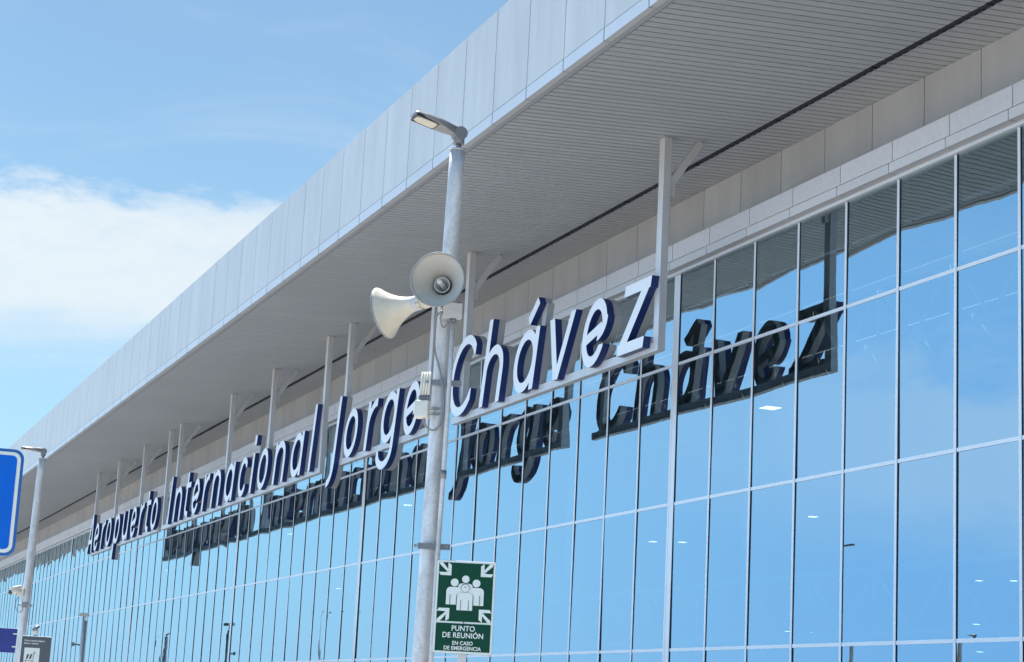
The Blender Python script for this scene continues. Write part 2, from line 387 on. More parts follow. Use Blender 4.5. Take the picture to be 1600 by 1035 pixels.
# interior trusses seen faintly through the glazing
for (yy, zc, zh) in ((24.0, 3.9, 1.5), (24.0, 10.6, 1.6), (33.0, 12.6, 1.8)):
    b = MB(); xa, xb = -150, -20
    b.tube([(xa,yy,zc),(xb,yy,zc)], .10, 8); b.tube([(xa,yy,zc+zh),(xb,yy,zc+zh)], .10, 8)
    x = xb
    while x > xa:
        b.tube([(x,yy,zc),(x,yy,zc+zh)], .05, 6); b.tube([(x,yy,zc+zh),(x-1.5,yy,zc)], .05, 6); b.tube([(x-1.5,yy,zc),(x-3,yy,zc+zh)], .05, 6); x -= 3
    tb(b, 'roof_truss', M['truss'])
for k in range(9):
    b = MB(); xx = -22-13*k; b.box((xx-.25,26,.05),(xx+.25,26.5,EYE+16.2)); tb(b, 'column', M['truss'])
# pendant lamps in the hall
LAMPS = [(-41.2,22.9,9.5),(-59.3,34.8,9.2),(-99.9,55.2,9.2),(-72.7,34.9,9.2),(-71.9,35.9,9.2),(-77.4,54.7,9.2),(-76.0,55.7,9.2),(-82.3,58,7.45),(-79.5,58,7.28),(-82,58,6.05),(-101.6,58,7.53),(-98.8,58,7.39),(-69.45,22.8,9.43),(-86.7,22.8,9.52),(-118.6,34.6,9.2),(-115.4,22.8,9.3)]
proto = None
LL = {0: 'nearest and largest glowing square lamp, high behind the glass under the letter z reflection', 12: 'glowing lamp behind glass just left of the big pole', 13: 'glowing lamp behind glass below the word Internacional'}
for k, (x, y, z) in enumerate(LAMPS):
    if proto is None:
        proto = empty('ceiling_lamp', (x, y, z))
        b = MB(); b.box((-.28,-.28,0),(.28,.28,.012)); pa = b.build('lamp_panel', M['light'], proto)
        b = MB(); b.box((-.31,-.31,.014),(.31,.31,.09)); b.tube([(0,0,.09),(0,0,EYE+16.2-z)], .012, 6); b.build('housing', M['lamp'], proto)
        o = proto
    else: o = copy_tree(proto); o.location = (x, y, z)
    s = .72 if k == 0 else .5; o.scale = (s, s, 1)
    tag(o, LL.get(k, 'small glowing square lamp seen through the blue glass of the hall'), 'ceiling lamp', 'ceiling lamps glowing behind the glass')

# ------------------------------------------------------------------ letters
XH, AS, CP, DS, SW = 1.62, 2.41, 2.27, -.84, .275
HR = .01
def G(w, d0=-.05, d1=XH+.05, xl=-.05, xr=None):
    xs = np.arange(xl-.1, (xr if xr is not None else w)+.16, .022); ys = np.arange(d0-.1, d1+.12, .022); return np.meshgrid(xs, ys)
def seg(X, Y, x0, y0, x1, y1, w=SW, e=0.0):
    dx, dy = x1-x0, y1-y0; L_ = math.hypot(dx, dy); ux, uy = dx/L_, dy/L_
    a = (X-(x0+x1)/2)*ux+(Y-(y0+y1)/2)*uy; c = -(X-(x0+x1)/2)*uy+(Y-(y0+y1)/2)*ux
    return np.maximum(abs(a)-L_/2-e, abs(c)-w/2)
def ring(X, Y, cx, cy, rx, ry, w=SW-.02):
    u, v = (X-cx)/rx, (Y-cy)/ry; k = np.sqrt(u*u+v*v)+1e-9
    gr = np.sqrt((u/rx)**2+(v/ry)**2)/k+1e-9
    return abs((k-1)/gr)-w/2
def U(*a): return np.minimum.reduce(a)
def I(*a): return np.maximum.reduce(a)
def glyph(c):
    h = SW/2; w_ = {'n':1.6,'h':1.53,'u':1.62,'a':1.57,'á':1.57,'o':1.52,'p':1.55,'g':1.55,'e':1.42,'c':1.30,'C':1.95,'z':1.42,'v':1.65,'A':1.75,'r':1.05,'t':1.1,'i':.3,'l':.3,'I':.3,'J':.3}[c]
    lo = DS if c in 'pgJ' else -.02; hi = {'h':AS,'l':AS,'I':CP,'C':CP,'A':CP,'J':CP,'t':2.12,'i':2.36,'á':2.40}.get(c, XH)
    xl = -.75 if c == 'J' else -.25 if c in 'gt' else 0
    X, Y = G(w_, lo, hi, xl); cx = w_/2; extra = None
    if c in 'nh':
        y0 = .9; rx, ry = (w_-SW)/2, XH-h+.01-y0
        d = U(seg(X,Y,h,0,h,AS if c == 'h' else XH-.02), I(ring(X,Y,cx,y0,rx,ry),y0-Y), seg(X,Y,w_-h,0,w_-h,y0+.02))
    elif c == 'u':
        y0 = .72; rx, ry = (w_-SW)/2, y0-h+.01
        d = U(seg(X,Y,w_-h,0,w_-h,XH), I(ring(X,Y,cx,y0,rx,ry),Y-y0), seg(X,Y,h,y0-.02,h,XH))
    elif c == 'r':
        d = U(seg(X,Y,h,0,h,XH-.02), I(ring(X,Y,.98,.75,.83,XH-.14-.75),.75-Y,X-1.0))
    elif c in 'aá':
        d = U(I(ring(X,Y,cx,XH/2,cx-h,XH/2-h+.015),X-w_+.05), seg(X,Y,w_-h,0,w_-h,XH))
        if c == 'á':
            d = U(d, seg(X,Y,.72,1.84,1.24,2.32)); extra = seg(X,Y,1.28,1.5,1.28,2.25)
    elif c == 'o': d = ring(X,Y,cx,XH/2,cx-h,XH/2-h+.015)
    elif c == 'p': d = U(seg(X,Y,h,DS,h,XH-.02), I(ring(X,Y,cx,XH/2,cx-h,XH/2-h+.015),.05-X))
    elif c == 'g':
        d = U(I(ring(X,Y,cx,XH/2,cx-h,XH/2-h+.015),X-w_+.05), seg(X,Y,w_-h,-.2,w_-h,XH), I(ring(X,Y,w_-h-.72,-.19,.72,.84-.19-.14),Y+.19,-.1-X, (X-.55)*0-1))
        d = U(d)
    elif c == 'e':
        rg = ring(X,Y,cx,XH/2,cx-h,XH/2-h+.015)
        cut = I(X-w_*.93, Y-.47)                    # lower terminal
        up = I(.98-Y, Y*0-1)
        left = X-w_*.52
        d = U(I(rg, U(cut, up, left)), I(seg(X,Y,.12,.66,w_-.30,.90,.25), -X+.1), I(ring(X,Y,w_-.62,1.06,.48,.36,.27), X*-1+w_-.5, Y-1.14))
    elif c in 'cC':
        H_ = CP if c == 'C' else XH; rx = (w_*1.12)/2
        d = I(ring(X,Y,rx,H_/2,rx-h,H_/2-h+.015), X-w_*.97, U(Y-H_*.30, H_*.72-Y, X-w_*.5))
    elif c == 'z':
        d = U(I(abs(X-w_/2)-w_/2, abs(Y-XH+.13)-.13), I(abs(X-w_/2)-w_/2, abs(Y-.13)-.13), I(seg(X,Y,.0,-.1,w_,XH+.1,.33),-Y,Y-XH,-X,X-w_))
    elif c == 'v': d = I(U(seg(X,Y,.14,XH,.86,0,.28,.3), seg(X,Y,w_-.14,XH,.86,0,.28,.3)),-Y,Y-XH)
    elif c == 'A': d = I(U(seg(X,Y,.14,0,.98,CP,.28,.3), seg(X,Y,1.62,0,1.02,CP,.28,.3), seg(X,Y,.35,.66,1.5,.66,.25)),-Y,Y-CP)
    elif c == 'I': d = seg(X,Y,h,0,h,CP)
    elif c == 'l': d = seg(X,Y,h,0,h,AS)
    elif c == 'i':
        d = U(seg(X,Y,h,0,h,XH), I(abs(X-h)-.17, abs(Y-2.14)-.2, np.hypot(X-h,Y-2.14)-.24)); extra = seg(X,Y,h,1.4,h,2.1,.26)
    elif c == 'J': d = U(seg(X,Y,h,-.05,h,CP), I(ring(X,Y,h-.6,-.04,.6,.66),Y+.04,-.42-X))
    elif c == 't': d = U(seg(X,Y,.32,.45,.32,2.1), I(ring(X,Y,.85,.46,.53,.33),Y-.47,X-.95), seg(X,Y,0,XH-.13,1.05,XH-.13,.24))
    return X, Y, d, (U(d, extra) if extra is not None else d), w_
def contours(X, Y, d):
    ny, nx = d.shape; ins = d < 0; sg = {}
    def ip(a, b):
        da, db = d[a], d[b]; t_ = da/(da-db); return (float(X[a]+(X[b]-X[a])*t_), float(Y[a]+(Y[b]-Y[a])*t_))
    c4 = ins[:-1,:-1].astype(int)+ins[:-1,1:]+ins[1:,:-1]+ins[1:,1:]
    for j, i in zip(*np.where((c4 > 0) & (c4 < 4))):
        cs = [(j,i),(j,i+1),(j+1,i+1),(j+1,i)]; E = []
        for k in range(4):
            a, b_ = cs[k], cs[(k+1)%4]
            if ins[a] != ins[b_]:
                key = tuple(sorted((a, b_))); E.append((key, ip(*key), ins[a]))
        if len(E) == 2: pr = [(E[0], E[1])] if E[0][2] else [(E[1], E[0])]
        else:
            pr = [(E[k], E[(k+1)%4]) for k in range(4) if E[k][2]]
        for s_, e_ in pr: sg[s_[0]] = (s_[1], e_[0])
    loops = []
    while sg:
        k0 = next(iter(sg)); k = k0; lp = []
        while k in sg:
            p, nk = sg.pop(k); lp.append(p); k = nk
        if len(lp) > 6:
            # drop nearly collinear points
            ch = True
            while ch and len(lp) > 8:
                ch = False; q = []; skip = False
                for a in range(len(lp)):
                    if skip: skip = False; q.append(lp[a]); continue
                    p0, p1, p2 = lp[a-1], lp[a], lp[(a+1)%len(lp)]
                    ar = abs((p1[0]-p0[0])*(p2[1]-p0[1])-(p1[1]-p0[1])*(p2[0]-p0[0])); ln = math.hypot(p2[0]-p0[0], p2[1]-p0[1])
                    if ln < .35 and ar < .0007*ln+1e-9 or ln < .02: ch = True; skip = True; continue
                    q.append(p1)
                lp = q
            loops.append(lp)
    return loops
def area(lp): return .5*sum(lp[a-1][0]*lp[a][1]-lp[a][0]*lp[a-1][1] for a in range(len(lp)))
def inside(pt, lp):
    r = False; x, y = pt
    for a in range(len(lp)):
        x0, y0 = lp[a-1]; x1, y1 = lp[a]
        if (y0 > y) != (y1 > y) and x < (x1-x0)*(y-y0)/(y1-y0)+x0: r = not r
    return r
SLANT = .24
def extrude(loops, y0, y1, name, mats, side, rear=None):
    if rear is None: rear = side
    b = MB(); pos = [l for l in loops if area(l) > 0]; neg = [l for l in loops if area(l) <= 0]
    if sum(area(l) for l in loops) < 0: pos, neg = neg, pos
    sh = lambda p, y: (p[0]+SLANT*p[1], y, p[1])
    for P in pos:
        hs = [h_ for h_ in neg if inside(h_[0], P)]; ls = [P]+hs; flat = [p for l in ls for p in l]
        tris = tessellate_polygon([[Vector((p[0], p[1], 0)) for p in l] for l in ls])
        i0 = len(b.v); nn = len(flat)
        b.v += [sh(p, y0) for p in flat]+[sh(p, y1) for p in flat]
        for t_ in tris:
            b.f.append(tuple(i0+k for k in t_)); b.m.append(0); b.sm.append(False)
            b.f.append(tuple(i0+nn+k for k in reversed(t_))); b.m.append(rear); b.sm.append(False)
        o_ = i0
        for l in ls:
            for k in range(len(l)):
                a, c_ = o_+k, o_+(k+1)%len(l)
                b.f.append((a, c_, c_+nn, a+nn)); b.m.append(side); b.sm.append(False)
            o_ += len(l)
    me = bpy.data.meshes.new(name); me.from_pydata(b.v, [], b.f)
    for mm in mats: me.materials.append(mm)
    me.polygons.foreach_set('material_index', b.m)
    bm = bmesh.new(); bm.from_mesh(me); bmesh.ops.remove_doubles(bm, verts=bm.verts, dist=1e-5); bmesh.ops.recalc_face_normals(bm, faces=bm.faces); bm.to_mesh(me); bm.free()
    return me
BASE = EYE+8.42
CACHE = {}
def letter_meshes(c):
    if c not in CACHE:
        X, Y, d, d2, w_ = glyph(c); L1 = contours(X, Y, d); L2 = contours(X, Y, d2)
        CACHE[c] = (extrude(L1, 18.0, 18.185, 'letter', [M['white'], M['navy']], 1), extrude(L2, 18.1855, 18.375, 'letter_backing', [M['backing'], M['rear']], 0, 1))
    return CACHE[c]
WORDS = [
 ('Aeropuerto', 'Aeropuerto', [-116.60,-114.3,-111.85,-110.20,-107.50,-104.92,-102.45,-100.06,-98.35,-96.80], [-116.2,-109.1,-101.4], (-116.5,-95.6), 'farthest word of the rooftop lettering, reading Aeropuerto in white letters with navy sides'),
 ('Internacional', 'Internacional', [-92.42,-91.04,-88.70,-87.0,-84.72,-82.93,-80.42,-77.9,-75.75,-74.6,-72.03,-69.5,-66.83], [-94.6,-92.0,-81.2,-73.9,-66.0], (-94.5,-65.9), 'longest word of the hanging letters, reading Internacional, white faces and navy sides'),
 ('Jorge', 'Jorge', [-63.64,-62.48,-59.94,-58.28,-55.95], [-63.2,-54.1], (-63.6,-54.0), 'short word Jorge of hanging white and navy letters, just left of the big pole'),
 ('Chavez', 'Chávez', [-51.80,-49.04,-46.65,-44.40,-42.08,-39.83], [-51.1,-38.15], (-51.8,-38.02), 'nearest word of the hanging lettering, reading Chávez, largest white and navy letters'),
]
for key, word, us, posts, (fx0, fx1), lab in WORDS:
    root = empty('hanging_word_sign', ((fx0+fx1)/2, 18.3, BASE)); off = -Vector(root.location)
    tag(root, lab, 'word sign', 'airport name spelled in hanging letters')
    bz0, bz1 = BASE-.10, BASE+.11
    b = MB(); b.box((fx0,18.20,bz0),(fx1,18.385,bz1)); b.build('frame_beam', M['steel'], root, loc=off)
    for ch, u in zip(word, us):
        ml, mk = letter_meshes(ch)
        lo = bpy.data.objects.new('letter', ml); COL.objects.link(lo); lo.parent = root; lo.location = off+Vector((u, 0, BASE))
        bo = bpy.data.objects.new('letter_backing', mk); COL.objects.link(bo); bo.parent = lo
    for px in posts:
        b = MB(); pf = .0015
        b.box((px-.133,18.205-pf,bz1+.001 if fx0+.3 < px < fx1-.3 else bz0-.003),(px+.133,18.383,SOF(18.25)+.005)); b.build('post', M['steel'], root, loc=off)
        b = MB(); zt = SOF(18.3); b.box((px-.2,18.14,zt-.02),(px+.2,18.46,zt+.012)); b.build('post_plate', M['backing'], root, loc=off)
        if px not in (-94.6, -66.0, -54.1):
            b = MB(); A_, B_ = Vector((px,18.47,EYE+12.35)), Vector((px,19.17,EYE+13.40)); dd = (B_-A_)/2; nn = Vector((1,0,0)).cross(dd).normalized()*.085
            b.obox((A_+B_)/2, dd, Vector((.09,0,0)), nn); b.obox(A_+Vector((0,-.02,-.14)), Vector((0,0,.26)), Vector((.088,0,0)), Vector((0,.07,0)))
            b.build('brace', M['steel'], root, loc=off)

# ------------------------------------------------------------------ lamp posts
P0 = Vector((-13.234, 4.568, 0)); VH = Vector((-.9453, .3263, 0)); RT = Vector((.3263, .9453, 0))
RZ = math.atan2(RT.y, RT.x)       # local x = image right, local y = away from the photographer
def lp(r, tow, z): return (r, -tow, z)
HD = Vector((.02, -1.0, 0)); hloc = Vector((HD.dot(RT), HD.dot(VH), 0)).normalized()   # head direction in the post's own axes
def lamp_head(parent, top, hd, mlen=.39, tilt=.33):
    """flat LED head on a tilting knuckle"""
    hd = Vector(hd).normalized(); sd = Vector((-hd.y, hd.x, 0)); up = Vector((0,0,1)); hd2 = (hd+up*tilt).normalized(); up2 = sd.cross(hd2)*-1
    if up2.z < 0: up2 = -up2
    T = Vector(top)
    b = MB(); b.tube([T, T+up*.05], .022, 14); b.tube([T+up*.040, T+up*.11], [.043,.043], 18)
    b.tube([T+up*.125-sd*.047, T+up*.125+sd*.047], .052, 20); kn = b.build('knuckle', M['lamp'], parent)
    prof = [(0.0,.03,.036),(.05,.042,.038),(.13,.078,.034),(.20,.094,.030),(.30,.088,.024),(mlen-.015,.070,.018),(mlen,.058,.012)]
    b = MB(); c0 = T+up*.138; rows = []
    for (d, w, h_) in prof:
        c = c0+hd2*d; k = len(b.v); q = []
        for (su, sv) in ((-1,-.15),(-.92,-1),(.92,-1),(1,-.15),(.72,.7),(.3,1),(-.3,1),(-.72,.7)):
            b.v.append(tuple(c+sd*w*su+up2*h_*sv)); q.append(k); k += 1
        rows.append(q)
    for a_, c_ in zip(rows, rows[1:]):
        for k in range(8): b.f.append((a_[k], a_[(k+1)%8], c_[(k+1)%8], c_[k])); b.m.append(0); b.sm.append(False)
    b.f.append(tuple(reversed(rows[0]))); b.f.append(tuple(rows[-1])); b.m += [0,0]; b.sm += [False, False]
    hh = b.build('lamp_head', M['lamp'], parent, bevel=.006)
    b = MB(); c = c0+hd2*(mlen-.105)-up2*.023
    P_ = []
    for (a_, w) in ((-.085,.048),(-.068,.064),(.05,.060),(.085,.042),(.085,-.042),(.05,-.060),(-.068,-.064),(-.085,-.048)): P_.append(c+hd2*a_+sd*w)
    i = len(b.v); b.v += [tuple(p) for p in P_]+[tuple(p-up2*.012) for p in P_]
    b.f.append(tuple(range(8))); b.f.append(tuple(range(8,16))); b.m += [0,0]; b.sm += [False]*2
    for k in range(8): b.f.append((k,(k+1)%8,8+(k+1)%8,8+k)); b.m.append(0); b.sm.append(False)
    b.build('lens', M['lens'], hh)
    b = MB()
    for (w, a_) in ((.074,0),(-.074,0)): b.obox(c+sd*w+hd2*a_, hd2*.092, sd*.004, up2*.011)
    for a_ in (-.092, .092): b.obox(c+hd2*a_, hd2*.004, sd*.070, up2*.011)
    b.build('lens_rim', M['dark'], hh)
    return hh
def lamp_post(loc, rz, label, zt=5.85, rb=.068, rtp=.060, hd=None, lean=-.075, tilt=.24):
    root = empty('lamp_post', loc, rz); tag(root, label, 'lamp post', 'galvanised lamp posts')
    b = MB(); n = 24; pts = [(lean*(1-k/n)+.006*k/n, 0, zt*k/n) for k in range(n+1)]; b.tube(pts, [rb+(rtp-rb)*k/n for k in range(n+1)], 40)
    b.tube([(.006,0,zt-.0),(.006,0,zt+.012)], rtp+.004, 40)
    b.build('pole', M['galv'], root)
    b = MB(); b.box((lean-.16,-.16,.121),(lean+.16,.16,.14))
    for sx in (-.12,.12):
        for sy in (-.12,.12): b.tube([(lean+sx,sy,.14),(lean+sx,sy,.18)], .014, 8)
    b.build('base_plate', M['clamp'], root)
    lamp_head(root, (.012,0,zt+.012), hd if hd is not None else hloc, tilt=tilt)
    return root
main = lamp_post(P0, RZ, 'big galvanised lamp post in front of the lettering carrying two horn loudspeakers')
P2 = Vector((-33.73, 4.29, 0)); vh2 = Vector((P2.x, P2.y, 0)).normalized(); RT2 = Vector((vh2.y, -vh2.x, 0)); RZ2 = math.atan2(RT2.y, RT2.x)
h2 = Vector((HD.dot(RT2), HD.dot(vh2), 0))
second = lamp_post(P2, RZ2, 'galvanised lamp post at the left edge with a white security camera on it', zt=5.63, rb=.078, rtp=.068, hd=h2, lean=-.10, tilt=.06)

def at0(o_, root=None): o_.location = P0; o_.rotation_euler = (0,0,RZ); return o_
# clamps with the perforated strap, holding the conduit
CX = lambda z: -.075*(1-z/5.85)+.006*z/5.85       # pole centre at height z
lab_c = {4.02: 'upper steel strap clamp round the big pole below the loudspeakers', 2.80: 'lower steel strap clamp round the big pole above the green sign'}
for z in (4.02, 2.80):
    r = empty('strap_clamp', P0+Vector((0,0,z)), RZ); tag(r, lab_c[z], 'clamp', 'steel clamps on the big pole')
    b = MB(); pts = []
    for k in range(25):
        th = 2*math.pi*k/24; pts.append((CX(z)+.0735*math.cos(th), .0735*math.sin(th)))
    for k in range(24):
        (x0,y0),(x1,y1) = pts[k], pts[k+1]
        b.quad((x0,y0,-.014),(x1,y1,-.014),(x1,y1,.014),(x0,y0,.014)); 
    b.build('strap', M['clamp'], r, norm=False)
    b = MB(); cx = CX(z)
    b.box((cx-.085,-.090,-.022),(cx+.155,-.084,-.014)); b.box((cx-.085,-.090,.014),(cx+.155,-.084,.022)); b.box((cx-.085,-.082,-.022),(cx+.155,-.079,.022))
    for k in range(7): b.box((cx-.085+.0385*k,-.0905,-.0135),(cx-.077+.0385*k,-.0835,.0135))
    b.build('bracket', M['clamp'], r)
    b = MB()
    for sx in (-.10, .13): b.tube([(cx+sx,-.105,0),(cx+sx,-.07,0)], .012, 8)
    b.build('bolt', M['clamp'], r)

# conduit beside the pole
r = empty('conduit', P0, RZ); tag(r, 'thin galvanised conduit running down the right side of the big pole', 'conduit')
b = MB(); b.tube([(.046,-.11,4.50),(.044,-.11,4.0),(.038,-.11,3.3),(.03,-.11,2.73),(.024,-.11,1.5),(.018,-.11,.13)], .0175, 16); b.build('pipe', M['galv'], r)
b = MB()
for z, x in ((3.33,.038),(1.9,.026)): b.tube([(x,-.11,z-.03),(x,-.11,z+.03)], .023, 16)
b.build('coupling', M['clamp'], r)
# junction box on top of the conduit
r = empty('junction_box', P0+Vector((0,0,4.55)), RZ); tag(r, 'small grey junction box behind the front loudspeaker at the top of the conduit', 'junction box')
b = MB(); b.box((-.03,-.17,-.045),(.105,-.085,.06)); b.build('housing', M['greybox'], r, bevel=.006)
b = MB(); b.box((-.034,-.178,-.05),(.109,-.171,.065)); b.box((.02,-.181,-.005),(.075,-.1775,.015)); b.build('lid', M['greybox'], r, bevel=.003)
b = MB(); b.tube([(.046,-.12,-.046),(.046,-.12,-.07)], .024, 12); b.tube([(-.031,-.13,0),(-.055,-.13,0)], .014, 10); b.tube([(.085,-.12,.061),(.085,-.12,.085)], .012, 8); b.build('gland', M['lamp'], r)
# white weathered box with fins/antennas on the left of the pole
r = empty('radio_box', P0+Vector((0,0,3.81)), RZ); tag(r, 'weathered white radio box with four stub antennas on the left side of the pole', 'radio box')
b = MB()
b.obox((-.145,-.09,0), (.052,-.02,0), (.012,.035,0), (0,0,.068)); b.build('housing', M['whitebox'], r, bevel=.014)
b = MB(); b.obox((-.150,-.128,.0), (.045,-.0175,0), (.002,.005,0), (0,0,.058)); b.build('lid', M['whitebox'], r, bevel=.006)
for k in range(4):
    b = MB(); x = -.168+.0195*k; y = -.075-.008*k
    b.tube([(x,y,.105),(x+.012,y,.285)], .0095, 12); b.build('antenna', M['whitebox'], r)
    b = MB(); b.tube([(x-.001,y,.068),(x,y,.106)], .0125, 10); b.build('antenna_base', M['lamp'], r)
b = MB(); b.box((-.10,-.075,.005),(-.02,-.066,.012)); b.box((-.10,-.075,-.035),(-.02,-.066,-.028)); b.box((-.102,-.10,-.05),(-.094,-.05,.05))
b.obox((-.045,-.075,.02),(.035,0,0),(0,.003,0),(0,0,.004)); b.obox((-.045,-.075,-.02),(.035,0,0),(0,.003,0),(0,0,.004)); b.build('bracket', M['clamp'], r)
# cables
def bez(P, n=10):
    P = [Vector(p) for p in P]; o_ = []
    for i in range(len(P)-1):
        p0, p1, p2, p3 = P[max(i-1,0)], P[i], P[i+1], P[min(i+2,len(P)-1)]
        for k in range(n):
            t_ = k/n; o_.append(.5*((2*p1)+(-p0+p2)*t_+(2*p0-5*p1+4*p2-p3)*t_*t_+(-p0+3*p1-3*p2+p3)*t_**3))
    return o_+[P[-1]]
b = MB(); b.tube(bez([(-.05,-.14,4.55),(-.085,-.13,4.50),(-.088,-.11,4.36),(-.075,-.10,4.25),(-.03,-.085,4.1),(.0,-.09,3.95),(.012,-.09,3.82),(.002,-.09,3.72),(-.04,-.09,3.665),(-.09,-.1,3.665),(-.122,-.11,3.70),(-.13,-.11,3.745)]), .008, 10)
b.tube(bez([(-.03,-.14,4.57),(-.05,-.16,4.5),(-.03,-.15,4.43),(.005,-.14,4.46),(.02,-.13,4.50)]), .006, 8)
b.tube(bez([(-.07,-.12,4.64),(-.095,-.12,4.55),(-.09,-.11,4.3),(-.095,-.09,4.1),(-.092,-.08,4.0)]), .006, 8)
tag(at0(b.build('cable', M['cable'])), 'grey cables looping from the junction box down to the radio box on the pole', 'cable')

# ------------------------------------------------------------------ horn loudspeakers
def horn(name, label, mouth, axis, R_=.20, L_=.34):
    """mouth centre and outward axis in the post's local axes"""
    r = empty(name, P0, RZ); tag(r, label, 'loudspeaker', 'horn loudspeakers on the pole')
    ax = Vector(axis).normalized(); Mo = Vector(mouth)
    N_ = 26; prof_out = []; prof_in = []
    for k in range(N_+1):
        s = k/N_; rr = .045+(R_-.045)*(s**2.3*.78+.22*s); d = -L_*(1-s); prof_out.append((d, rr+.004)); prof_in.append((d, rr-.002))
    lip = [(.004, R_+.004), (.009, R_+.001), (.008, R_-.006), (.0, R_-.006)]
    prof = prof_out+lip+list(reversed(prof_in))
    mis = [0]*(len(prof_out)+len(lip)-2)+[1]*(len(prof)-len(prof_out)-len(lip)+1)
    b = MB(); b.lathe(prof, Mo, ax, 72, mis); b.build('bell', [M['horn'], M['horn_in']], r, norm=False)
    b = MB(); b.lathe([(-.002,R_+.0035),(.006,R_+.0075),(.013,R_+.004),(.012,R_-.004)], Mo, ax, 72); b.build('rim', M['cable'], r, norm=False)
    # re-entrant centre
    b = MB(); b.lathe([(-L_+.01,.058),(-L_*.55,.058),(-L_*.54,.059),(-L_*.535,.054),(-L_*.55,.050),(-L_*.8,.035),(-L_+.03,0.001)], Mo, ax, 40); b.build('inner_cone', M['greybox'], r, norm=False)
    b = MB(); b.lathe([(-L_*.545,.059),(-L_*.52,.0605),(-L_*.52,.0555),(-L_*.545,.055)], Mo, ax, 40); b.build('inner_ring', M['whitebox'], r, norm=False)
    b = MB(); b.lathe([(-L_+.03,.026),(-L_*.5,.018),(-L_*.22,.020),(-L_*.20,.015),(-L_*.20,.001)], Mo, ax, 24); b.build('tip', M['whitebox'], r, norm=False)
    # driver and flange behind the throat
    b = MB(); b.lathe([(-L_+.012,.001),(-L_+.012,.058),(-L_-.012,.058),(-L_-.012,.050),(-L_-.03,.050),(-L_-.03,.062),(-L_-.10,.062),(-L_-.115,.05),(-L_-.118,.001)], Mo, ax, 32); b.build('driver', M['horn'], r, norm=False)
    b = MB(); c = Mo-ax*(L_-.004); sd = ax.cross(Vector((0,0,1))).normalized(); u2 = sd.cross(ax)
    for k in range(8):
        th = k*math.pi/4+.3; q = c+(sd*math.cos(th)+u2*math.sin(th))*.054; b.tube([q-ax*.015, q+ax*.012], .006, 6)
    b.build('flange_bolts', M['clamp'], r)
    b = MB(); e = Mo-ax*(L_+.05); b.tube([e-sd*.07, e+sd*.07], .012, 8); b.tube([e, Vector((CX(e.z), -.03, e.z-.02))], .014, 8); b.build('bracket', M['lamp'], r)
    return r
ax1 = Vector((-.20, -1.0, 0.0)); horn('loudspeaker', 'round horn loudspeaker facing forward on the big pole, its mouth open to the viewer', (-.087,-.46,4.722), ax1, .2, .33)
ax2 = Vector((-.86, .42, -.24)); horn('loudspeaker', 'horn loudspeaker turned to the left on the big pole, sunlit bell seen from the side', (-.475,.02,4.548), ax2, .195, .30)

# ------------------------------------------------------------------ text helper
def text_part(txt, size, origin, ex, ey, en, material, name, parent, xs=1.0, align='CENTER', offset=.0):
    cu_ = bpy.data.curves.new(name, 'FONT'); cu_.body = txt; cu_.size = size; cu_.align_x = align; cu_.align_y = 'CENTER'; cu_.offset = offset; cu_.extrude = .0004; cu_.space_character = 1.03
    tmp = bpy.data.objects.new('tmp', cu_); COL.objects.link(tmp); bpy.context.view_layer.update()
    me = bpy.data.meshes.new_from_object(tmp.evaluated_get(bpy.context.evaluated_depsgraph_get())); bpy.data.objects.remove(tmp)
    me.name = name; ex, ey, en, origin = map(Vector, (ex, ey, en, origin))
    for v in me.vertices:
        c = v.co.copy(); v.co = origin+ex*(c.x*xs)+ey*c.y+en*c.z
    me.materials.clear(); me.materials.append(material)
    o_ = bpy.data.objects.new(name, me); COL.objects.link(o_); o_.parent = parent; return o_
class Flat:
    """2-D shapes on a board: local x right, z up, raised a little towards -y"""
    def __init__(s): s.b = MB()
    def poly(s, pts, y, th=.0012):
        tr_ = tessellate_polygon([[Vector((p[0], p[1], 0)) for p in pts]]); i = len(s.b.v); n = len(pts)
        s.b.v += [(p[0], y, p[1]) for p in pts]+[(p[0], y+th, p[1]) for p in pts]
        for t_ in tr_: s.b.f.append(tuple(i+k for k in t_)); s.b.m.append(0); s.b.sm.append(False)
        for k in range(n): s.b.f.append((i+k, i+(k+1)%n, i+n+(k+1)%n, i+n+k)); s.b.m.append(0); s.b.sm.append(False)
    def rrect(s, x0, z0, x1, z1, r, y, th=.0012, hole=None):
        def rr(x0, z0, x1, z1, r):
            o_ = []
            for cx, cz, a in ((x1-r,z1-r,0),(x0+r,z1-r,90),(x0+r,z0+r,180),(x1-r,z0+r,270)):
                for k in range(7): th_ = rad(a+15*k); o_.append((cx+r*math.cos(th_), cz+r*math.sin(th_)))
            return o_
        P = rr(x0,z0,x1,z1,r)
        if hole is None: s.poly(P, y, th)
        else:
            Q = rr(x0+hole,z0+hole,x1-hole,z1-hole,max(r-hole,.002)); n = len(P); i = len(s.b.v)
            s.b.v += [(p[0],y,p[1]) for p in P]+[(p[0],y,p[1]) for p in Q]+[(p[0],y+th,p[1]) for p in P]
            for k in range(n):
                a, c_ = i+k, i+(k+1)%n; s.b.f.append((a, c_, c_+n, a+n)); s.b.f.append((a+2*n, c_+2*n, c_, a)); s.b.m += [0,0]; s.b.sm += [False]*2
    def disc(s, cx, cz, r, y, th=.0012, n=28): s.poly([(cx+r*math.cos(2*math.pi*k/n), cz+r*math.sin(2*math.pi*k/n)) for k in range(n)], y, th)

